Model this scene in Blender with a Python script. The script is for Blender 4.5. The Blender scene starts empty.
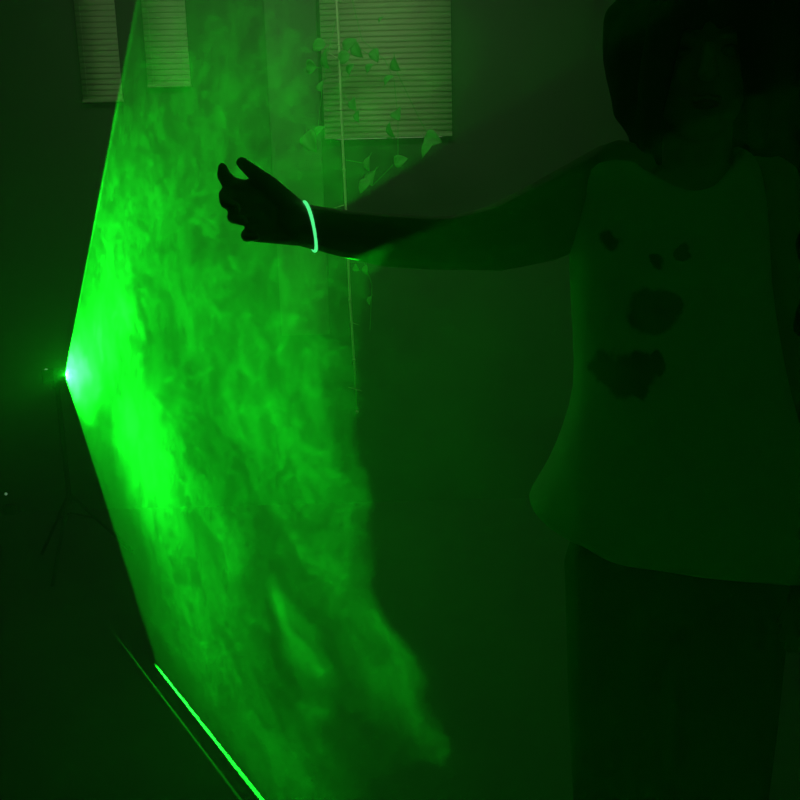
import bpy, bmesh, math, random
from mathutils import Vector, Matrix
from math import sin, cos, pi, radians, degrees, atan2, sqrt
random.seed(7)
SC = bpy.context.scene
COL = SC.collection

# ------------------------------------------------------------------ camera
F_PX = 800.0
CAM = Vector((0, 0, 1.35))
PITCH, ROLL = radians(11.0), radians(1.5)
R0 = Vector((1, 0, 0)); U0 = Vector((0, sin(PITCH), cos(PITCH))); FW = Vector((0, cos(PITCH), -sin(PITCH)))
UP = U0 * cos(ROLL) + R0 * sin(ROLL)
RT = R0 * cos(ROLL) - U0 * sin(ROLL)

def ray(px, py):
    return RT * ((px - 400) / F_PX) + UP * ((400 - py) / F_PX) + FW
def W(px, py, d):
    return CAM + ray(px, py) * d
def hit(px, py, p0, n):
    r = ray(px, py)
    return CAM + r * ((p0 - CAM).dot(n) / r.dot(n))

cd = bpy.data.cameras.new('camera'); cam = bpy.data.objects.new('camera', cd); COL.objects.link(cam)
cd.sensor_width = 36; cd.lens = 36.0 * F_PX / 800.0; cd.clip_start = 0.02
M = Matrix((RT, UP, -FW)).transposed().to_4x4(); M.translation = CAM
cam.matrix_world = M
SC.camera = cam

# ------------------------------------------------------------------ place of the laser sheet
Z = Vector((0, 0, 1))
FLOOR1 = hit(158, 668, Vector((0, 0, 0)), Z)
FLOOR2 = hit(262, 800, Vector((0, 0, 0)), Z)
H = (FLOOR2 - FLOOR1).normalized()                 # horizontal direction along the sheet
N = H.cross(Z).normalized()                        # sheet normal
SRC = hit(65, 375, FLOOR1, N)                      # lens of the laser
def on_sheet(px, py):
    p = hit(px, py, SRC, N) - SRC
    return p.dot(H), p.dot(Z)
def elev(px, py):
    s, z = on_sheet(px, py); return atan2(z, s)
E_UP = elev(137, 0); E_LO = elev(158, 668)
GA = hit(146, 675, Vector((0, 0, 0)), Z); GB = hit(241, 800, Vector((0, 0, 0)), Z)
N2 = (GA - SRC).cross(GB - SRC).normalized()       # weak second sheet, reflected inside the lens
FAN_HALF = radians(0.15)

# ------------------------------------------------------------------ world and exposure
SC.view_settings.view_transform = 'Standard'
SC.view_settings.look = 'None'
SC.view_settings.gamma = 1.0
SC.view_settings.use_curve_mapping = False
SC.view_settings.exposure = 0.0
world = bpy.data.worlds.new('night'); SC.world = world; world.use_nodes = True
bg = world.node_tree.nodes['Background']
bg.inputs['Color'].default_value = (0.85, 1.0, 0.62, 1); bg.inputs['Strength'].default_value = 0.35
SC.cycles.volume_bounces = 1
SC.cycles.max_bounces = 6
SC.cycles.sample_clamp_indirect = 1.0
SC.cycles.use_denoising = True

al = bpy.data.lights.new('unseen_fill_light', 'AREA'); al.shape = 'RECTANGLE'; al.size = 1.6; al.size_y = .3; al.energy = 4.8; al.color = (.6, 1.0, .46)  # added fill with no lamp behind it, lifts the blinds and upper back wall
ao = bpy.data.objects.new('unseen_fill_light', al); COL.objects.link(ao); ao.location = (-.3, 3.2, 2.78); ao.rotation_euler = (radians(28), 0, 0)
# ------------------------------------------------------------------ node helpers
class NT:
    def __init__(s, tree): s.t = tree; s.n = tree.nodes; s.l = tree.links
    def node(s, typ, **kw):
        nd = s.n.new(typ)
        for k, v in kw.items(): setattr(nd, k, v)
        return nd
    def put(s, sock, v):
        if hasattr(v, 'is_output'): s.l.new(v, sock)
        else: sock.default_value = v
    def m(s, op, a, b=0.0, c=0.0, clamp=False):
        nd = s.node('ShaderNodeMath', operation=op, use_clamp=clamp)
        for i, v in enumerate((a, b, c)): s.put(nd.inputs[i], v)
        return nd.outputs[0]
    def v(s, op, a, b=(0, 0, 0)):
        nd = s.node('ShaderNodeVectorMath', operation=op)
        s.put(nd.inputs[0], a)
        if op == 'SCALE': s.put(nd.inputs['Scale'], b)
        else: s.put(nd.inputs[1], b)
        return nd.outputs['Value'] if op in ('DOT_PRODUCT', 'LENGTH') else nd.outputs['Vector']
    def step(s, x, a, b, lo=0.0, hi=1.0):
        nd = s.node('ShaderNodeMapRange', interpolation_type='SMOOTHSTEP')
        s.put(nd.inputs['Value'], x)
        for k, q in (('From Min', a), ('From Max', b), ('To Min', lo), ('To Max', hi)): s.put(nd.inputs[k], q)
        return nd.outputs['Result']
    def noise(s, vec, scale, detail=3.0, rough=0.5, dist=0.0):
        nd = s.node('ShaderNodeTexNoise')
        s.put(nd.inputs['Vector'], vec); nd.inputs['Scale'].default_value = scale
        nd.inputs['Detail'].default_value = detail; nd.inputs['Roughness'].default_value = rough
        nd.inputs['Distortion'].default_value = dist
        return nd

# ------------------------------------------------------------------ the laser's light: a flat fan plus stray light from the lens
LASER_W = 16500.0     # fan
STRAY_W = 17.0       # stray light
ld = bpy.data.lights.new('laser_light', 'POINT'); ld.shadow_soft_size = 0.0
ld.color = (0.005, 1.0, 0.015); ld.energy = 1.0
lo = bpy.data.objects.new('laser_light', ld); COL.objects.link(lo); lo.location = SRC
ld.use_nodes = True
t = NT(ld.node_tree)
em = [n for n in t.n if n.type == 'EMISSION'][0]
geo = t.node('ShaderNodeNewGeometry')
d = t.v('SCALE', geo.outputs['Incoming'], 1.0)
off = t.m('ABSOLUTE', t.v('DOT_PRODUCT', d, tuple(N)))
fan = t.step(off, sin(FAN_HALF) * 1.0, sin(FAN_HALF) * 0.8)
dz = t.v('DOT_PRODUCT', d, (0, 0, 1)); dh = t.v('DOT_PRODUCT', d, tuple(H))
el = t.m('ARCTAN2', dz, dh)
band = t.m('MULTIPLY', t.step(el, E_UP + radians(.3), E_UP - radians(.1)), t.step(el, E_LO - radians(1.2), E_LO + radians(2.0)))
edge = t.m('MULTIPLY', t.step(t.m('ABSOLUTE', t.m('SUBTRACT', el, E_UP - radians(.25))), radians(.75), 0.0), 0.8)
prof = t.m('ADD', t.m('MULTIPLY', t.step(t.m('ABSOLUTE', t.m('SUBTRACT', el, radians(2))), radians(81), 0.0), 0.85), 0.15)
main = t.m('MULTIPLY', t.m('MULTIPLY', fan, band), t.m('ADD', prof, edge))
off2 = t.m('ABSOLUTE', t.v('DOT_PRODUCT', d, tuple(N2)))
fan2 = t.m('MULTIPLY', t.step(off2, sin(radians(.11)), sin(radians(.07))), t.step(el, radians(-24), radians(-27)))
fan2 = t.m('MULTIPLY', fan2, t.m('MULTIPLY', t.step(el, radians(-60), radians(-30)), 0.012))
stray = t.m('MULTIPLY', t.m('MULTIPLY', t.step(dh, 0.35, 0.95, 1.0, 0.3), t.step(dh, -.1, .25)), STRAY_W)
stray = t.m('MULTIPLY', stray, t.step(dz, -0.75, -0.12, 0.06, 1.0))
total = t.m('ADD', t.m('MULTIPLY', t.m('ADD', main, fan2), LASER_W), stray)
t.l.new(total, em.inputs['Strength'])

# ------------------------------------------------------------------ materials
def mat(name, col, rough=0.7, var=0.25, scale=8.0, spec=0.3, metal=0.0, bump=0.0, emit=None, trans=None):
    m = bpy.data.materials.new(name); m.use_nodes = True
    q = NT(m.node_tree); b = q.n['Principled BSDF']
    tc = q.node('ShaderNodeTexCoord')
    nz = q.noise(tc.outputs['Object'], scale, 4.0, 0.55)
    rp = q.node('ShaderNodeMix', data_type='RGBA')
    q.l.new(nz.outputs['Fac'], rp.inputs[0])
    rp.inputs[6].default_value = tuple(c * (1 - var) for c in col) + (1,)
    rp.inputs[7].default_value = tuple(min(1, c * (1 + var)) for c in col) + (1,)
    q.l.new(rp.outputs[2], b.inputs['Base Color'])
    b.inputs['Roughness'].default_value = rough; b.inputs['Metallic'].default_value = metal
    b.inputs['Specular IOR Level'].default_value = spec
    if bump:
        bp = q.node('ShaderNodeBump'); bp.inputs['Strength'].default_value = bump; bp.inputs['Distance'].default_value = 0.004
        q.l.new(nz.outputs['Fac'], bp.inputs['Height']); q.l.new(bp.outputs['Normal'], b.inputs['Normal'])
    if emit:
        b.inputs['Emission Color'].default_value = emit[0] + (1,); b.inputs['Emission Strength'].default_value = emit[1]
    if trans:
        out = q.n['Material Output']; tr = q.node('ShaderNodeBsdfTranslucent'); mx = q.node('ShaderNodeMixShader')
        tr.inputs['Color'].default_value = tuple(col) + (1,); mx.inputs[0].default_value = trans
        q.l.new(b.outputs[0], mx.inputs[1]); q.l.new(tr.outputs[0], mx.inputs[2]); q.l.new(mx.outputs[0], out.inputs['Surface'])
    return m
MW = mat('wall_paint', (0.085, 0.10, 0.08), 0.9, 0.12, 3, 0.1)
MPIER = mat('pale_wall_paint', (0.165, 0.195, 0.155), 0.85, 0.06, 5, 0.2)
MF = mat('dark_floor', (0.052, 0.053, 0.05), 0.6, 0.35, 6, 0.25)
MC = mat('ceiling_paint', (0.5, 0.5, 0.48), 0.95, 0.06, 4, 0.1)
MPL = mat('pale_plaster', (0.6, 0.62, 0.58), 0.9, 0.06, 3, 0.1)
MFR = mat('window_frame_paint', (0.06, 0.06, 0.055), 0.5, 0.08, 8)
MBL = mat('blind_slat', (0.78, 0.80, 0.62), 0.5, 0.05, 12, 0.3, trans=0.35)
MBLACK = mat('black_metal', (0.012, 0.012, 0.013), 0.45, 0.2, 20, 0.4, 0.3)
MLED = mat('pilot_light', (0.5, 0.6, 0.5), 0.4, 0.05, 20, emit=((0.35, 0.8, 0.4), 0.28))
MLEAF = mat('leaf', (0.22, 0.80, 0.2), 0.5, 0.3, 25, 0.35, trans=0.3)
MSTEM = mat('pale_stem', (0.85, 0.86, 0.62), 0.6, 0.15, 30, 0.3)
MSKIN = mat('skin', (0.30, 0.17, 0.11), 0.55, 0.08, 18, 0.3)
MHAIR = mat('black_hair', (0.004, 0.0035, 0.003), 0.8, 0.4, 60, 0.05, bump=0.3)
MTR = mat('black_trouser_cloth', (0.012, 0.012, 0.014), 0.9, 0.2, 60, 0.1, bump=0.2)
MSHOE = mat('dark_shoe', (0.02, 0.02, 0.02), 0.6, 0.2, 20)
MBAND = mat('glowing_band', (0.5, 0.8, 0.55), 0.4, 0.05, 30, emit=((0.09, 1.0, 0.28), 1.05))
MEYE = mat('eye', (0.12, 0.11, 0.10), 0.2, 0.05, 30)
MLIP = mat('lip', (0.28, 0.10, 0.09), 0.5, 0.1, 30)
gm = bpy.data.materials.new('window_glass'); gm.use_nodes = True
gm.node_tree.nodes['Principled BSDF'].inputs['Transmission Weight'].default_value = 1.0
gm.node_tree.nodes['Principled BSDF'].inputs['Roughness'].default_value = 0.0
gm.node_tree.nodes['Principled BSDF'].inputs['IOR'].default_value = 1.0
MGLASS = gm

# ------------------------------------------------------------------ mesh helpers
def link(name, bm, m, parent=None, smooth=False):
    me = bpy.data.meshes.new(name); bmesh.ops.recalc_face_normals(bm, faces=bm.faces); bm.to_mesh(me); bm.free()
    if m: me.materials.append(m)
    if smooth:
        for p in me.polygons: p.use_smooth = True
    o = bpy.data.objects.new(name, me); COL.objects.link(o)
    if parent is not None:
        o.parent = parent; o.matrix_parent_inverse = parent.matrix_basis.inverted()
    return o
def box(bm, lo_, hi_, mtx=None):
    vs = bmesh.ops.create_cube(bm, size=1.0)['verts']
    lo_, hi_ = Vector(lo_), Vector(hi_)
    for v in vs:
        p = Vector(((lo_.x + hi_.x) / 2 + v.co.x * (hi_.x - lo_.x), (lo_.y + hi_.y) / 2 + v.co.y * (hi_.y - lo_.y), (lo_.z + hi_.z) / 2 + v.co.z * (hi_.z - lo_.z)))
        v.co = mtx @ p if mtx else p
    return vs
def frame_of(a):
    a = a.normalized(); u = a.orthogonal().normalized(); return u, a.cross(u)
def tube(bm, pts, rad, seg=12, cap=True):
    rings = []; u = None
    for i, p in enumerate(pts):
        a = (pts[min(i + 1, len(pts) - 1)] - pts[max(i - 1, 0)]).normalized()
        if u is None: u = a.orthogonal().normalized()
        u = (u - a * u.dot(a)).normalized(); w = a.cross(u)
        r = rad[i] if hasattr(rad, '__len__') else rad
        rings.append([bm.verts.new(p + (u * cos(2 * pi * k / seg) + w * sin(2 * pi * k / seg)) * r) for k in range(seg)])
    for A, B in zip(rings, rings[1:]):
        for k in range(seg): bm.faces.new((A[k], A[(k + 1) % seg], B[(k + 1) % seg], B[k]))
    if cap: bm.faces.new(rings[0][::-1]); bm.faces.new(rings[-1])
def ball(bm, c, r, sub=3, mtx=None):
    vs = bmesh.ops.create_icosphere(bm, subdivisions=sub, radius=1.0)['verts']
    r = Vector(r) if hasattr(r, '__len__') else Vector((r, r, r))
    for v in vs:
        p = Vector((v.co.x * r.x, v.co.y * r.y, v.co.z * r.z))
        v.co = c + (mtx @ p if mtx else p)
def chain(bm, pts, rad, seg=14):
    """rounded tapering limb: frusta with a ball at each joint"""
    for i in range(len(pts) - 1): tube(bm, [pts[i], pts[i + 1]], [rad[i], rad[i + 1]], seg)
    for p, r in zip(pts, rad): ball(bm, p, r * 1.0, 2)
def remesh(o, voxel, smooth=4):
    md = o.modifiers.new('union', 'REMESH'); md.mode = 'VOXEL'; md.voxel_size = voxel; md.use_smooth_shade = True
    if smooth:
        sm = o.modifiers.new('soften', 'SMOOTH'); sm.factor = 0.5; sm.iterations = smooth
def tag(o, label, cat, group=None, kind=None):
    o['label'] = label; o['category'] = cat
    if group: o['group'] = group
    if kind: o['kind'] = kind
    return o
def empty(name, loc):
    o = bpy.data.objects.new(name, None); COL.objects.link(o); o.location = loc; o.empty_display_size = 0.05
    bpy.context.view_layer.update()
    return o
def struct(name, bm, m, label, cat, parent=None):
    o = link(name, bm, m, parent)
    if parent is None: tag(o, label, cat, kind='structure')
    return o

# ------------------------------------------------------------------ the room
YB = 4.1; XL, XR, YF, ZC = -2.7, 2.5, -0.9, 2.8
wall_n, wall_p = Vector((0, -1, 0)), Vector((0, YB, 0))
def onwall(px, py, y=YB): return hit(px, py, Vector((0, y, 0)), wall_n)
bm = bmesh.new(); box(bm, (XL - .1, YF, -.1), (XR + .1, YB + .1, 0)); struct('floor', bm, MF, 'dark bare floor crossed by a thin green laser line', 'floor')
bm = bmesh.new(); box(bm, (XL - .1, YF, ZC), (XR + .1, YB + .1, ZC + .1)); struct('ceiling', bm, MC, 'plain pale ceiling above the dark room', 'ceiling')
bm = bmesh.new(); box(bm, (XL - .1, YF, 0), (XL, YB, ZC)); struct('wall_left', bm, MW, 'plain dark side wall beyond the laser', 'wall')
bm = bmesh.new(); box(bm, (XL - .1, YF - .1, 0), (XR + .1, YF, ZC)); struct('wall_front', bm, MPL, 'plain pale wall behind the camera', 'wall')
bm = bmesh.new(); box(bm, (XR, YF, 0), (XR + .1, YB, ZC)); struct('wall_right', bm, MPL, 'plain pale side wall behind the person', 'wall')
# window openings in the back wall
LWx0, LWx1, LWz0, LWz1 = onwall(83, 50).x, onwall(116, 50).x, onwall(100, 100).z, 2.65
MWx0, MWx1, MWz0 = onwall(149, 45).x, onwall(186, 45).x, onwall(170, 85).z
RWx0, RWx1, RWz0, RWz1 = onwall(327, 60).x, onwall(447, 60).x, onwall(400, 142).z, 2.65
bm = bmesh.new()
def wbox(x0, x1, z0, z1): box(bm, (x0, YB, z0), (x1, YB + .1, z1))
wbox(XL, LWx0, 0, ZC); wbox(LWx0, LWx1, 0, LWz0); wbox(LWx0, LWx1, LWz1, ZC)
wbox(LWx1, MWx0, 0, ZC); wbox(MWx0, MWx1, 0, MWz0); wbox(MWx0, MWx1, LWz1, ZC); wbox(MWx1, RWx0, 0, ZC); wbox(RWx0, RWx1, 0, RWz0); wbox(RWx0, RWx1, RWz1, ZC); wbox(RWx1, XR, 0, ZC)
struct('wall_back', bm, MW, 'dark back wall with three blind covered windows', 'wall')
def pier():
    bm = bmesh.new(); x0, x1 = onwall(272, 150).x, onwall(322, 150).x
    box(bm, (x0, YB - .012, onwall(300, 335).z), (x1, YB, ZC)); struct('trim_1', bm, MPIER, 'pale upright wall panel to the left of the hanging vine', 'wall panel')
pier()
def window(name, x0, x1, z0, z1, label):
    bm = bmesh.new(); w = .025
    box(bm, (x0, YB + .045, z0), (x0 + w, YB + .085, z1)); box(bm, (x1 - w, YB + .045, z0), (x1, YB + .085, z1))
    box(bm, (x0, YB + .045, z0), (x1, YB + .085, z0 + w)); box(bm, (x0, YB + .045, z1 - w), (x1, YB + .085, z1))
    box(bm, ((x0 + x1) / 2 - .012, YB + .045, z0), ((x0 + x1) / 2 + .012, YB + .085, z1))
    o = struct(name, bm, MFR, label, 'window')
    bm = bmesh.new(); box(bm, (x0 + w, YB + .062, z0 + w), (x1 - w, YB + .066, z1 - w)); link('pane', bm, MGLASS, o)
window('window_1', LWx0, LWx1, LWz0, LWz1, 'dim narrow window behind the short blind nearer the left edge')
window('window_3', MWx0, MWx1, MWz0, LWz1, 'dim narrow window behind the short blind beside the pale wall panel')
window('window_2', RWx0, RWx1, RWz0, RWz1, 'dim window behind the wide slatted blind and hanging vine')

def blind(x0, x1, z0, z1, label, tilt, pitch=.0255, y=YB - .02, group=None):
    o = empty('window_blind', ((x0 + x1) / 2, y, z0))
    tag(o, label, 'blind', group)
    bm = bmesh.new(); n = int((z1 - z0 - .03) / pitch); c, s = cos(tilt), sin(tilt); hw = .0165
    for k in range(n):
        zc = z0 + .018 + k * pitch
        prof_ = [(-hw, 0), (-hw * .5, .0018), (0, .0024), (hw * .5, .0018), (hw, 0)]
        row = []
        for (a, b) in prof_:
            yy, zz = y + a * c - b * s, zc + a * s + b * c
            row.append((bm.verts.new((x0, yy, zz)), bm.verts.new((x1, yy, zz))))
        for A, B in zip(row, row[1:]): bm.faces.new((A[0], A[1], B[1], B[0]))
    sl = link('slat_panel', bm, MBL, o, True)
    md = sl.modifiers.new('thickness', 'SOLIDIFY'); md.thickness = .0006
    bm = bmesh.new(); box(bm, (x0, y - .012, z0), (x1, y + .012, z0 + .012)); link('bottom_rail', bm, MBL, o)
    bm = bmesh.new(); box(bm, (x0, y - .018, z1 - .03), (x1, y + .02, z1)); link('head_rail', bm, MBL, o)
    for f in (.15, .85):
        bm = bmesh.new(); xx = x0 + (x1 - x0) * f; tube(bm, [Vector((xx, y - .014, z0)), Vector((xx, y - .014, z1))], .0008, 6); link('ladder_cord', bm, MBL, o)
    return o
blind(onwall(80, 50).x, onwall(120, 50).x, onwall(100, 103).z, 2.68, 'narrow short slatted blind above the laser, nearer the left edge', radians(81))
blind(onwall(146, 45).x, onwall(189, 45).x, onwall(170, 88).z, 2.68, 'narrow short slatted blind between the upper laser beam and pale wall panel', radians(81))
blind(onwall(322, 60).x, onwall(451, 60).x, onwall(430, 137).z, 2.68, 'wide slatted blind behind the leaves of the hanging vine', radians(72))

# ------------------------------------------------------------------ laser on its stand
def pix(p):
    v = p - CAM; k = v.dot(FW); return 400 + F_PX * v.dot(RT) / k, 400 - F_PX * v.dot(UP) / k
LED_Y = -.29
def laser():
    base = Vector((SRC.x, SRC.y, 0)) - H * .10
    o = empty('laser_projector', base)
    tag(o, 'small black laser projector on tripod stand throwing a green fan of light', 'laser')
    ax = (H * cos(radians(8)) + Z * sin(radians(8))).normalized(); side = ax.cross(Z).normalized(); upv = side.cross(ax)
    mt = Matrix((side, ax, upv)).transposed().to_4x4(); mt.translation = SRC - ax * .012
    bm = bmesh.new(); vs = box(bm, (-.026, -.32, -.026), (.026, -.06, .026), mt)
    bmesh.ops.bevel(bm, geom=bm.edges[:], offset=.004, segments=2, affect='EDGES')
    b = link('housing', bm, MBLACK, o)
    bm = bmesh.new()
    for k in range(12): box(bm, (-.028, -.265 + k * .016, -.024), (.028, -.259 + k * .016, .024), mt)
    link('cooling_fin', bm, MBLACK, b)
    bm = bmesh.new(); tube(bm, [mt @ Vector((0, -.062, 0)), mt @ Vector((0, -.035, 0)), mt @ Vector((0, 0, 0))], [.022, .016, .005], 20); link('lens_nose', bm, MBLACK, o)
    bm = bmesh.new(); ball(bm, mt @ Vector((.012, LED_Y, .028)), .008, 2); x = link('indicator_light', bm, MLED, o, True)
    top = mt @ Vector((0, -.17, -.024))
    base2 = Vector((top.x, top.y, 0))
    bm = bmesh.new(); tube(bm, [top, base2 + Z * .28], .011, 14); tube(bm, [top - Z * .002, top - Z * .03], .02, 14); link('pole', bm, MBLACK, o)
    for k in range(3):
        a = 2 * pi * k / 3 + .5; bm = bmesh.new(); dv = Vector((cos(a), sin(a), 0))
        tube(bm, [base2 + Z * .33, base2 + dv * .24 + Z * .008], .008, 10); tube(bm, [base2 + dv * .11 + Z * .19, base2 + Z * .24], .004, 8)
        link('leg', bm, MBLACK, o)
    return mt
laser()
def pilot():
    p = onwall(6, 494, YB - .06); p.z = max(p.z, .03)
    o = empty('power_adapter', (p.x, p.y + .03, 0)); tag(o, 'small power adapter with pale pilot light on floor at far left', 'power adapter')
    bm = bmesh.new(); box(bm, (p.x - .03, p.y + .002, 0), (p.x + .03, p.y + .045, .05))
    bmesh.ops.bevel(bm, geom=bm.edges[:], offset=.004, segments=2, affect='EDGES'); link('housing', bm, MBLACK, o)
    bm = bmesh.new(); ball(bm, Vector((p.x, p.y, p.z)), .0075, 2); link('pilot_light', bm, MLED, o, True)
pilot()

# ------------------------------------------------------------------ hanging vine
def vine():
    yv = 3.95
    def V(px, py, dy=0): return hit(px, py, Vector((0, yv + dy, 0)), wall_n)
    top = V(337, 12); top.z = ZC
    o = empty('hanging_vine', (top.x, yv, ZC)); tag(o, 'thin pale stemmed vine with scattered leaves hanging beside the raised forearm', 'vine')
    bm = bmesh.new()
    xs = [V(p[0], p[1]) for p in ((337, 12), (339, 45), (341, 110), (344, 170), (347, 230), (350, 300), (354, 360), (357, 412))]
    tube(bm, [top] + xs, [.006] * 7 + [.005, .0025], 10)
    for p in xs[1:]: ball(bm, p, .0085, 2)
    for (a, b) in (((350, 322), (359, 325)), ((355, 389), (348, 387)), ((355, 389), (362, 391)), ((340, 60), (327, 52)), ((344, 205), (334, 208)), ((349, 258), (341, 256))):
        tube(bm, [V(*a), V(*b, -.02)], [.003, .001], 6)
    link('stem', bm, MSTEM, o, True)
    # a second, unlit strand that carries the leaves further out
    strands = [[(345, -30), (362, 40), (385, 60), (394, 80), (398, 118), (398, 160), (372, 186)], [(336, 20), (326, 60), (322, 90), (318, 128), (310, 146)],
               [(394, 66), (420, 120), (434, 145)], [(340, 52), (356, 46), (374, 58)], [(342, 92), (356, 112)], [(346, 160), (368, 164)], [(349, 262), (364, 262), (372, 285), (370, 330)]]
    for st in strands:
        bm = bmesh.new(); tube(bm, [V(a, b, -.01) for a, b in st], .0013, 6); link('tendril', bm, MLEAF, o)
    leaves = [(326, 58, 17, 70), (349, 45, 15, 20), (357, 50, 14, -60), (343, 58, 13, 200), (375, 55, 12, -70), (395, 63, 17, -30), (388, 80, 11, 10), (369, 68, 9, 20), (350, 69, 10, 30),
              (353, 104, 12, -60), (358, 115, 13, -70), (397, 114, 14, -60), (391, 130, 15, -80), (310, 141, 20, -60), (319, 131, 12, 20), (368, 163, 14, -80), (372, 176, 19, -70), (364, 186, 14, 220),
              (400, 161, 13, 15), (432, 139, 17, -20), (426, 150, 15, 200), (322, 84, 14, 100), (381, 19, 6, 40), (318, 46, 14, 185), (310, 66, 14, 175), (356, 268, 8, -30), (366, 270, 9, -80), (370, 300, 9, -80)]
    for i, (px, py, sz, ang) in enumerate(leaves):
        c = V(px, py, random.uniform(-.05, .02)); L = sz * yv / 800 * 1.15
        a = radians(ang); di = (RT * cos(a) + UP * sin(a)); nrm = (Vector((-.75, -.55, .25)) + Vector((random.uniform(-.5, .5), random.uniform(-.4, .2), random.uniform(-.5, .5)))).normalized()
        di = (di - nrm * di.dot(nrm)).normalized(); wd = nrm.cross(di)
        bm = bmesh.new(); rows = []
        for k in range(9):
            u = k / 8; hw = L * .40 * (sin(pi * u ** .75)) ** .8 + .0004
            b0 = c + di * (u - .5) * L - nrm * (u - .4) ** 2 * L * .5
            rows.append([bm.verts.new(b0 + wd * hw * q + nrm * abs(q) * hw * .35) for q in (-1, -.5, 0, .5, 1)])
        for A, B in zip(rows, rows[1:]):
            for k in range(4): bm.faces.new((A[k], A[k + 1], B[k + 1], B[k]))
        tube(bm, [c - di * L * .48 - nrm * L * .07, c - di * L * .75 - nrm * L * .15], .0009, 6)
        lf = link('leaf', bm, MLEAF, o, True); md = lf.modifiers.new('thickness', 'SOLIDIFY'); md.thickness = .0006
vine()

# ------------------------------------------------------------------ the person
DT = 1.175
def person():
    foot = W(660, 560, DT + .03)
    o = empty('person', (foot.x, foot.y, 0))
    tag(o, 'person in loose sleeveless pale top and black trousers reaching one arm into green light', 'person')
    Yv = Vector((0, 1, 0))
    hc = W(700, 66, DT)                       # head centre
    bm = bmesh.new()
    yaw = Matrix.Rotation(radians(-14), 3, 'Z')      # looks a little towards the hand
    def hd(x, y, z): return hc + yaw @ Vector((x, y, z))
    ball(bm, hd(0, .012, .022), (.074, .090, .088), 3); ball(bm, hd(0, -.018, -.04), (.060, .066, .070), 3)
    ball(bm, hd(0, -.045, -.088), (.030, .028, .022), 2); ball(bm, hd(0, -.058, -.02), (.048, .03, .04), 2)
    tube(bm, [hd(0, -.088, .012), hd(0, -.108, -.028)], [.008, .013], 10); ball(bm, hd(0, -.106, -.03), (.016, .013, .011), 2)
    ball(bm, hd(-.028, -.072, .022), (.024, .014, .008), 2); ball(bm, hd(.028, -.072, .022), (.024, .014, .008), 2)   # brows
    for s in (-1, 1): ball(bm, hd(s * .076, .012, -.012), (.010, .018, .030), 2)                                          # ears
    neck = [hd(0, .02, -.07), W(695, 160, DT + .035), W(692, 195, DT + .03)]
    chain(bm, neck, [.052, .052, .065])
    # trunk
    def sec(px, py, hw, hd_, d=DT + .03): return (W(px, py, d), hw, hd_)
    secs = [sec(692, 165, .05, .05), sec(685, 185, .13, .075), sec(675, 215, .135, .085), sec(672, 290, .125, .09), sec(673, 380, .105, .085), sec(675, 450, .115, .09), sec(676, 520, .14, .10), sec(676, 575, .14, .10), sec(676, 600, .11, .08)]
    rings = []
    for P, hw, h_ in secs:
        rings.append([bm.verts.new(P + RT * hw * cos(2 * pi * k / 24) + Yv * h_ * sin(2 * pi * k / 24)) for k in range(24)])
    for A, B in zip(rings, rings[1:]):
        for k in range(24): bm.faces.new((A[k], A[(k + 1) % 24], B[(k + 1) % 24], B[k]))
    bm.faces.new(rings[0]); bm.faces.new(rings[-1][::-1])
    # raised arm
    arm = [W(618, 182, 1.205), W(585, 200, 1.215), W(545, 222, 1.230), W(500, 238, 1.250), W(455, 243, 1.270), W(430, 243, 1.285), (W(385, 240, 1.305)), W(345, 234, 1.325), W(306, 226, 1.340), W(296, 223, 1.342)]
    chain(bm, arm, [.062, .062, .062, .052, .043, .043, .0435, .039, .036, .035])
    # hand: palm slab, four curled fingers, thumb
    hdp = 1.340
    for (a, b, ra, rb) in (((296, 211, .016), (251, 188, .006), .020, .017), ((296, 220, .01), (246, 203, .0), .022, .018), ((296, 229, .005), (248, 217, .0), .020, .017), ((296, 233.5, .0), (256, 232, .004), .021, .0175), ((296, 208, .0), (270, 190, -.004), .017, .017)):
        chain(bm, [W(a[0], a[1], hdp + a[2]), W(b[0], b[1], hdp + b[2])], [ra, rb], 12)
    fingers = [([(252, 191, .006), (232, 186, .0), (224, 176, -.012), (222.5, 167.5, -.018)], [.0165, .0150, .0120, .0085]),        # index, tip raised
               ([(246, 203, .0), (226, 195, -.008), (226, 203, -.040), (236, 207, -.052)], [.0155, .0128, .0105, .0088]),          # middle
               ([(248, 217, .0), (235, 214, -.010), (233, 218, -.038), (244, 221, -.050)], [.0145, .0120, .0100, .0085]),          # ring
               ([(256, 230, .004), (247, 235.5, -.008), (247, 236.5, -.030), (256, 237, -.041)], [.0140, .0115, .0088, .0075])]        # little
    for pts, rr in fingers: chain(bm, [W(a, b, hdp + c) for a, b, c in pts], rr, 12)
    chain(bm, [W(a, b, hdp + c) for a, b, c in ((288, 205, -.004), (270, 186, -.012), (254, 173, -.020), (241.5, 162.5, -.026))], [.021, .0165, .0130, .0100], 12)   # thumb
    # hanging arm
    arm2 = [W(762, 190, 1.205), W(780, 290, 1.225), W(790, 395, 1.225), W(798, 470, 1.185), W(800, 530, 1.155)]
    chain(bm, arm2, [.055, .046, .039, .034, .029])
    h0 = arm2[-1]; dn = (arm2[-1] - arm2[-2]).normalized()
    for k, (oy, ln) in enumerate(((-.028, .07), (-.009, .08), (.010, .074), (.028, .058))):
        a = h0 + Yv * oy * .5; b = h0 + dn * .085 + Yv * oy
        c = b + dn * ln * .5 + RT * -.008; e = b + dn * ln * .95 + RT * -.024
        chain(bm, [a, b], [.017, .014], 10); chain(bm, [b, c, e], [.010, .009, .0075], 10)
    a = h0 + Yv * -.012 + dn * .02; chain(bm, [a, a + dn * .035 + Yv * -.028, a + dn * .075 + Yv * -.036 - RT * .008], [.015, .011, .009], 10)
    # legs
    hips = [W(630, 575, DT + .03), W(722, 575, DT + .03)]
    leglines = []
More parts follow.
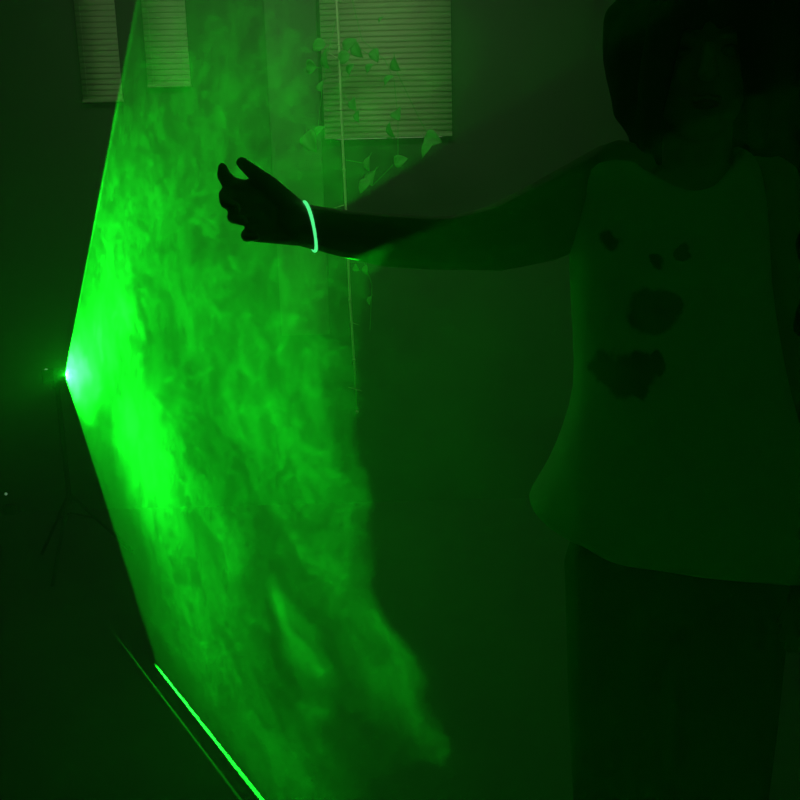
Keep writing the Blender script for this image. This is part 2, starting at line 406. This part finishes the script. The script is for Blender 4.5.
    for i, hp in enumerate(hips):
        kn = Vector((hp.x + (-.005 if i == 0 else .005), hp.y - .01, .37)); an = Vector((hp.x, hp.y + .02, .075))
        leglines.append((hp, kn, an))
        chain(bm, [hp, hp.lerp(kn, .5), kn, kn.lerp(an, .35), an], [.078, .066, .050, .050, .036])
        chain(bm, [an - Z * .035, an + Vector((0, -.10, -.045)), an + Vector((0, -.15, -.05))], [.036, .030, .022])
    body = link('body', bm, MSKIN, o); remesh(body, .0038, 5)
    for s in (-1, 1):
        bm = bmesh.new(); ball(bm, hd(s * .030, -.070, .004), (.014, .012, .009), 2); link('eye', bm, MEYE, o, True)
    bm = bmesh.new(); ball(bm, hd(0, -.090, -.060), (.024, .010, .006), 2); ball(bm, hd(0, -.088, -.067), (.020, .010, .006), 2); link('mouth', bm, MLIP, o, True)
    # hair: loose, past the shoulders
    bm = bmesh.new()
    ball(bm, hd(0, .035, .045), (.105, .105, .095), 3); ball(bm, hd(0, .06, -.02), (.115, .085, .12), 3)
    rnd = random.Random(3)
    for s, px0, px1, yend in ((-1, 628, 640, 150), (-1, 622, 630, 128), (-1, 640, 652, 165), (-1, 636, 646, 140), (1, 778, 782, 200), (1, 772, 786, 260), (1, 786, 796, 330), (1, 766, 770, 180), (1, 790, 792, 290)):
        pts = []
        for k in range(7):
            u = k / 6; yy = 20 + (yend - 20) * u
            pts.append(W(px0 + (px1 - px0) * u + rnd.uniform(-3, 3), yy, DT + .03 + .02 * sin(u * 5) + rnd.uniform(-.01, .02)))
        chain(bm, pts, [.030, .034, .034, .032, .028, .022, .012], 10)
    for px, ye in ((632, 120), (642, 140), (652, 120), (752, 130), (764, 170)):
        chain(bm, [W(px + 8, 4, DT + .02), W(px, 60, DT + .01), W(px + 2, ye, DT + .03)], [.036, .040, .018], 10)
    for px in (650, 675, 700, 725, 750):
        chain(bm, [W(px, 0, DT + .1), W(px, 60, DT + .13), W(px + 2, 130, DT + .13), W(px + 5, 200, DT + .145)], [.04, .045, .04, .02], 10)
    for xa, xb in ((-.062, -.080), (-.050, -.070), (.062, .080), (.052, .072)):
        chain(bm, [hd(xa * .5, -.07, .095), hd(xa, -.085, .04), hd(xb * .9, -.075, -.03), hd(xb, -.05, -.12)], [.016, .020, .019, .010], 10)
    for xa in (-.045, -.015, .015, .045): chain(bm, [hd(xa * .6, -.05, .105), hd(xa, -.085, .07), hd(xa, -.095, .035)], [.018, .018, .010], 10)
    ball(bm, hd(-.05, -.02, .085), (.05, .05, .03), 2); ball(bm, hd(.05, -.02, .085), (.05, .05, .03), 2)
    hair = link('hair', bm, MHAIR, o); remesh(hair, .0065, 3)
    # loose sleeveless top
    P = [(526, 540, 815, .145), (516, 530, 814, .145), (502, 530, 812, .142), (468, 551, 803, .135), (430, 566, 793, .130), (390, 578, 780, .125), (340, 576, 770, .122), (280, 572, 761, .118), (230, 571, 761, .114), (190, 571, 757, .108), (172, 574, 754, .100), (160, 590, 750, .085), (152, 612, 742, .074), (146, 634, 733, .066)]
    seg = 72; rings = []; neck_c = W(692, 190, DT - .06)
    for j, (yy, xl, xr, h_) in enumerate(P):
        v = j / (len(P) - 1); ring = []
        c = W((xl + xr) / 2, yy, DT + .03); hw = (xr - xl) / 2 * (DT + .03) / 800
        for k in range(seg):
            th = 2 * pi * k / seg
            f = 1 + (.035 * sin(6 * th + 2.0 + 1.2 * v) + .02 * sin(11 * th + 4 * v)) * max(0, 1 - v * 1.5)
            ex = abs(cos(th)) ** .85 * (1 if cos(th) > 0 else -1); ey = abs(sin(th)) ** .85 * (1 if sin(th) > 0 else -1)
            p = c + RT * hw * ex * (f if abs(ex) < .8 else 1) + Yv * h_ * ey * f
            front = max(0, -sin(th))
            if front > .02 and j >= len(P) - 6:          # scooped neckline
                lat = (p - neck_c).dot(RT); up_ = (p - neck_c).dot(UP); lim_ = -.004 + .062 * (lat / .078) ** 2
                if up_ > lim_: p -= UP * (up_ - lim_)
            if j <= 2: p -= UP * (.030 * (cos(th) * .9 + .35) * (1, .8, .4)[j] + .012 * front)
            ring.append(bm_v(p) if False else p)
        rings.append(ring)
    bm = bmesh.new(); rv = [[bm.verts.new(p) for p in r] for r in rings]
    for A, B in zip(rv, rv[1:]):
        for k in range(seg): bm.faces.new((A[k], A[(k + 1) % seg], B[(k + 1) % seg], B[k]))
    # printed cloth
    ms = mat('printed_cloth', (0.42, 0.42, 0.40), 0.9, 0.05, 40, 0.1, bump=0.1)
    q = NT(ms.node_tree); b = q.n['Principled BSDF']; base = b.inputs['Base Color'].links[0].from_socket
    g = q.node('ShaderNodeNewGeometry'); acc = 0.0
    nz = q.noise(g.outputs['Position'], 22, 3); warp = q.v('ADD', g.outputs['Position'], q.v('SCALE', q.v('SUBTRACT', nz.outputs['Color'], (.5, .5, .5)), .045))
    for (px, py, r) in ((655, 312, .036), (668, 305, .022), (632, 378, .034), (610, 372, .026), (640, 390, .02), (613, 236, .018), (660, 262, .014), (690, 255, .012), (655, 365, .014)):
        pc = W(px, py, DT + .03 - .115)
        dd = q.v('LENGTH', q.v('MULTIPLY', q.v('SUBTRACT', warp, tuple(pc)), (1, .3, 1)))
        acc = q.m('MAXIMUM', acc, q.step(dd, r * 1.05, r * .75))
    mx = q.node('ShaderNodeMix', data_type='RGBA'); q.l.new(acc, mx.inputs[0]); q.l.new(base, mx.inputs[6]); mx.inputs[7].default_value = (.10, .10, .11, 1)
    q.l.new(mx.outputs[2], b.inputs['Base Color'])
    sh = link('top', bm, ms, o, True); md = sh.modifiers.new('thickness', 'SOLIDIFY'); md.thickness = .003
    sub = sh.modifiers.new('sub', 'SUBSURF'); sub.levels = 1; sub.render_levels = 1
    # trousers and shoes
    bm = bmesh.new()
    ball(bm, W(676, 560, DT + .03), (.165, .118, .10), 3)
    for hp, kn, an in leglines:
        chain(bm, [hp + Z * .02, hp.lerp(kn, .5), kn, kn.lerp(an, .5), an + Z * .01], [.098, .086, .070, .062, .058], 18)
    tr = link('trousers', bm, MTR, o); remesh(tr, .007, 4)
    for hp, kn, an in leglines:
        bm = bmesh.new(); chain(bm, [an + Vector((0, .02, -.03)), an + Vector((0, -.06, -.032)), an + Vector((0, -.14, -.04))], [.044, .043, .034], 14)
        for v in bm.verts: v.co.z = max(v.co.z, 0.0)
        s_ = link('shoe', bm, MSHOE, o); remesh(s_, .006, 2)
    # glowing band round the wrist
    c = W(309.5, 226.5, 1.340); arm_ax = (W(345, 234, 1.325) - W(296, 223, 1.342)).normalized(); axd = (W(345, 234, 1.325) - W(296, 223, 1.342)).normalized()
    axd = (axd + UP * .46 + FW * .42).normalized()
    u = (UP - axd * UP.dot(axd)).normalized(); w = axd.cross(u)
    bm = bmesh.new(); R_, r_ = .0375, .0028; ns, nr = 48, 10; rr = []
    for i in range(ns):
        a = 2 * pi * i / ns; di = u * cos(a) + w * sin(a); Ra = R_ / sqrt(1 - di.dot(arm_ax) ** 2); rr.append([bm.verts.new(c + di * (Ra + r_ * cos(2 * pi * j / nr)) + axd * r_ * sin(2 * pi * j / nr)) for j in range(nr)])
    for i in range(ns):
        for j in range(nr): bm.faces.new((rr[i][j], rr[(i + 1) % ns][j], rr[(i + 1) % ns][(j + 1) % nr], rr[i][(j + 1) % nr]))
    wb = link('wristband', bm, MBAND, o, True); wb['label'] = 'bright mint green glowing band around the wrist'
person()

# ------------------------------------------------------------------ smoke standing in the laser sheet
def smoke():
    half = math.tan(FAN_HALF * 1.15)
    o = empty('tmp', SRC)
    bpy.data.objects.remove(o)
    bm = bmesh.new(); s0, s1 = .012, 2.75
    tops, bots = [], []
    def lim(s, e, zmin, zmax): return max(zmin, min(zmax, s * math.tan(e)))
    zfl = -SRC.z + .002; zce = ZC - SRC.z - .01
    ss = [s0] + [s0 + (s1 - s0) * (k / 40) ** 1.3 for k in range(1, 41)]
    prof = []
    for s in ss:
        prof.append((s, max(zfl, s * math.tan(E_LO - radians(1.5))), min(zce, s * math.tan(E_UP + radians(.5)))))
    rows = []
    for s, a, b in prof:
        r = math.sqrt(s * s + 0)
        row = []
        for zz in (a, b):
            hh = half * sqrt(s * s + zz * zz)
            row += [bm.verts.new((s, zz, -hh)), bm.verts.new((s, zz, hh))]
        rows.append(row)
    for A, B in zip(rows, rows[1:]):
        a0, a1, b0, b1 = A; c0, c1, d0, d1 = B     # bottom-, bottom+, top-, top+
        bm.faces.new((a0, a1, c1, c0)); bm.faces.new((b0, d0, d1, b1)); bm.faces.new((a0, c0, d0, b0)); bm.faces.new((a1, b1, d1, c1))
    bm.faces.new((rows[0][0], rows[0][2], rows[0][3], rows[0][1])); bm.faces.new((rows[-1][0], rows[-1][1], rows[-1][3], rows[-1][2]))
    m = bpy.data.materials.new('drifting_smoke'); m.use_nodes = True; q = NT(m.node_tree)
    q.n.remove(q.n['Principled BSDF'])
    vs = q.node('ShaderNodeVolumeScatter'); vs.inputs['Anisotropy'].default_value = 0.45; vs.inputs['Color'].default_value = (1, 1, 1, 1)
    q.l.new(vs.outputs[0], q.n['Material Output'].inputs['Volume'])
    m.cycles.volume_sampling = 'EQUIANGULAR'
    tc = q.node('ShaderNodeTexCoord').outputs['Object']
    flat = q.v('MULTIPLY', tc, (1, 1, 0))
    soft = q.v('MULTIPLY', tc, (.42, 1, 0))                 # the draught has drawn the smoke out along the sheet
    n1 = q.noise(soft, 3.5, 2.0); n2 = q.noise(soft, 12.0, 4.0, .6)
    wv = q.v('ADD', q.v('SCALE', q.v('SUBTRACT', n1.outputs['Color'], (.5, .5, .5)), .22), q.v('SCALE', q.v('SUBTRACT', n2.outputs['Color'], (.5, .5, .5)), .12))
    warp = q.v('MULTIPLY', q.v('ADD', flat, q.v('MULTIPLY', wv, (2.2, 1, 0))), (1, 1, 0))
    st = q.node('ShaderNodeMapping'); q.l.new(q.v('ADD', soft, q.v('SCALE', wv, .5)), st.inputs['Vector'])
    st.inputs['Rotation'].default_value = (0, 0, radians(24)); st.inputs['Scale'].default_value = (1.0, 0.5, 0)
    wis = q.noise(st.outputs['Vector'], 19, 7.0, 0.64, 0.5).outputs['Fac']
    wisp = q.step(wis, .34, .66, .62, 1.28)
    rid = q.m('ABSOLUTE', q.m('SUBTRACT', q.noise(st.outputs['Vector'], 14.0, 3.0, 0.5, 1.2).outputs['Fac'], .5))
    fil = q.step(rid, .022, .0, 0.0, .75)
    blobs = SMOKE_BLOBS
    acc = 0.0
    for (cx, cy, rx, ry, ang, w) in blobs:
        c = on_sheet(cx, cy); l_, r_ = on_sheet(cx - 8, cy), on_sheet(cx + 8, cy); u_, d_ = on_sheet(cx, cy - 8), on_sheet(cx, cy + 8)
        ks = (r_[0] - l_[0]) / 16; kz = abs(u_[1] - d_[1]) / 16
        mpn = q.node('ShaderNodeMapping', vector_type='TEXTURE'); q.l.new(warp, mpn.inputs['Vector'])
        mpn.inputs['Location'].default_value = (c[0], c[1], 0); mpn.inputs['Rotation'].default_value = (0, 0, radians(ang)); mpn.inputs['Scale'].default_value = (rx * ks, ry * kz, 1)
        gr = q.node('ShaderNodeTexGradient', gradient_type='QUADRATIC_SPHERE'); q.l.new(mpn.outputs[0], gr.inputs[0])
        acc = q.m('MULTIPLY_ADD', gr.outputs['Fac'], w, acc)
    acc = q.m('POWER', acc, .8)
    # the drifting front of the smoke, ragged
    fr = [on_sheet(a_, b_) for a_, b_ in ((465, -60), (458, 60), (452, 140), (425, 210), (388, 262), (374, 330), (362, 400), (366, 480), (378, 540), (392, 620), (424, 680), (440, 722), (418, 742), (385, 760), (365, 830))]
    zs = [b_ for a_, b_ in fr]; z0, z1 = min(zs) - .01, max(zs) + .01
    fc = q.node('ShaderNodeFloatCurve'); cv = fc.mapping.curves[0]
    pts = sorted([((b_ - z0) / (z1 - z0), a_ / 3.0) for a_, b_ in fr])
    cv.points[0].location = (0, pts[0][1]); cv.points[1].location = (1, pts[-1][1])
    for p_ in pts: cv.points.new(*p_)
    for p_ in cv.points: p_.handle_type = 'VECTOR'
    fc.mapping.update()
    sx = q.node('ShaderNodeSeparateXYZ'); q.l.new(q.v('ADD', flat, q.v('MULTIPLY', wv, (1.1, 1.2, 0))), sx.inputs[0])
    q.l.new(q.m('DIVIDE', q.m('SUBTRACT', sx.outputs['Y'], z0), z1 - z0), fc.inputs['Value'])
    lead = q.m('SUBTRACT', q.m('MULTIPLY', fc.outputs[0], 3.0), sx.outputs['X'])
    acc = q.m('MULTIPLY', acc, q.step(lead, -.012, .022, .2, 1.0))
    dens = q.m('MULTIPLY_ADD', acc, q.m('ADD', wisp, fil), SMOKE_BASE)
    q.l.new(q.m('MULTIPLY', dens, SMOKE_K), vs.inputs['Density'])
    ob = link('smoke', bm, m)
    mt = Matrix((H, Z, N)).transposed().to_4x4(); mt.translation = SRC
    # local axes: X along the sheet, Y up, Z across it
    ob.matrix_world = mt
    tag(ob, 'swirling smoke lit bright green where the fan of laser light crosses it', 'smoke', kind='stuff')
SMOKE_K = 0.55; SMOKE_BASE = 0.05
SMOKE_BLOBS = [ # picture x, y, half-width, half-height, lean, weight
    (76, 368, 30, 55, 0, 4.2), (102, 340, 34, 50, 0, 1.7), (122, 318, 20, 34, 0, 2.0), (108, 270, 55, 140, 0, .8), (118, 170, 55, 150, 0, .6), (138, 420, 42, 120, 0, .65), (165, 480, 55, 150, 0, .95), (200, 300, 110, 200, 0, .7), (150, 200, 120, 210, 0, .55),
    (240, 90, 190, 270, 0, 1.1), (290, 330, 120, 230, 0, 1.05), (270, 430, 110, 190, 0, .6), (325, 470, 80, 190, 0, .7), (345, 590, 60, 130, 0, .7), (385, 650, 45, 90, 0, .9), (415, 715, 25, 40, 0, .6),
    (296, 628, 26, 55, 0, .9), (318, 690, 24, 60, 0, .6), (230, 550, 60, 120, 0, .6), (205, 640, 70, 120, 0, .45), (290, 770, 90, 120, 0, .6), (330, 150, 130, 230, 0, 1.0), (370, 280, 28, 90, 0, .4),
    (450, 370, 190, 400, 0, .4), (250, 640, 250, 300, 0, .13)]
smoke()

# ------------------------------------------------------------------ thin haze filling the room
bm = bmesh.new(); box(bm, (XL + .01, YF + .02, .004), (XR - .01, YB - .05, ZC - .01))
hm = bpy.data.materials.new('thin_haze'); hm.use_nodes = True; q = NT(hm.node_tree); q.n.remove(q.n['Principled BSDF'])
vs = q.node('ShaderNodeVolumeScatter'); vs.inputs['Density'].default_value = 0.085; vs.inputs['Anisotropy'].default_value = 0.2
q.l.new(vs.outputs[0], q.n['Material Output'].inputs['Volume']); hm.cycles.volume_sampling = 'EQUIANGULAR'
hz = link('haze', bm, hm); tag(hz, 'thin haze filling the whole dark room', 'haze', kind='stuff')
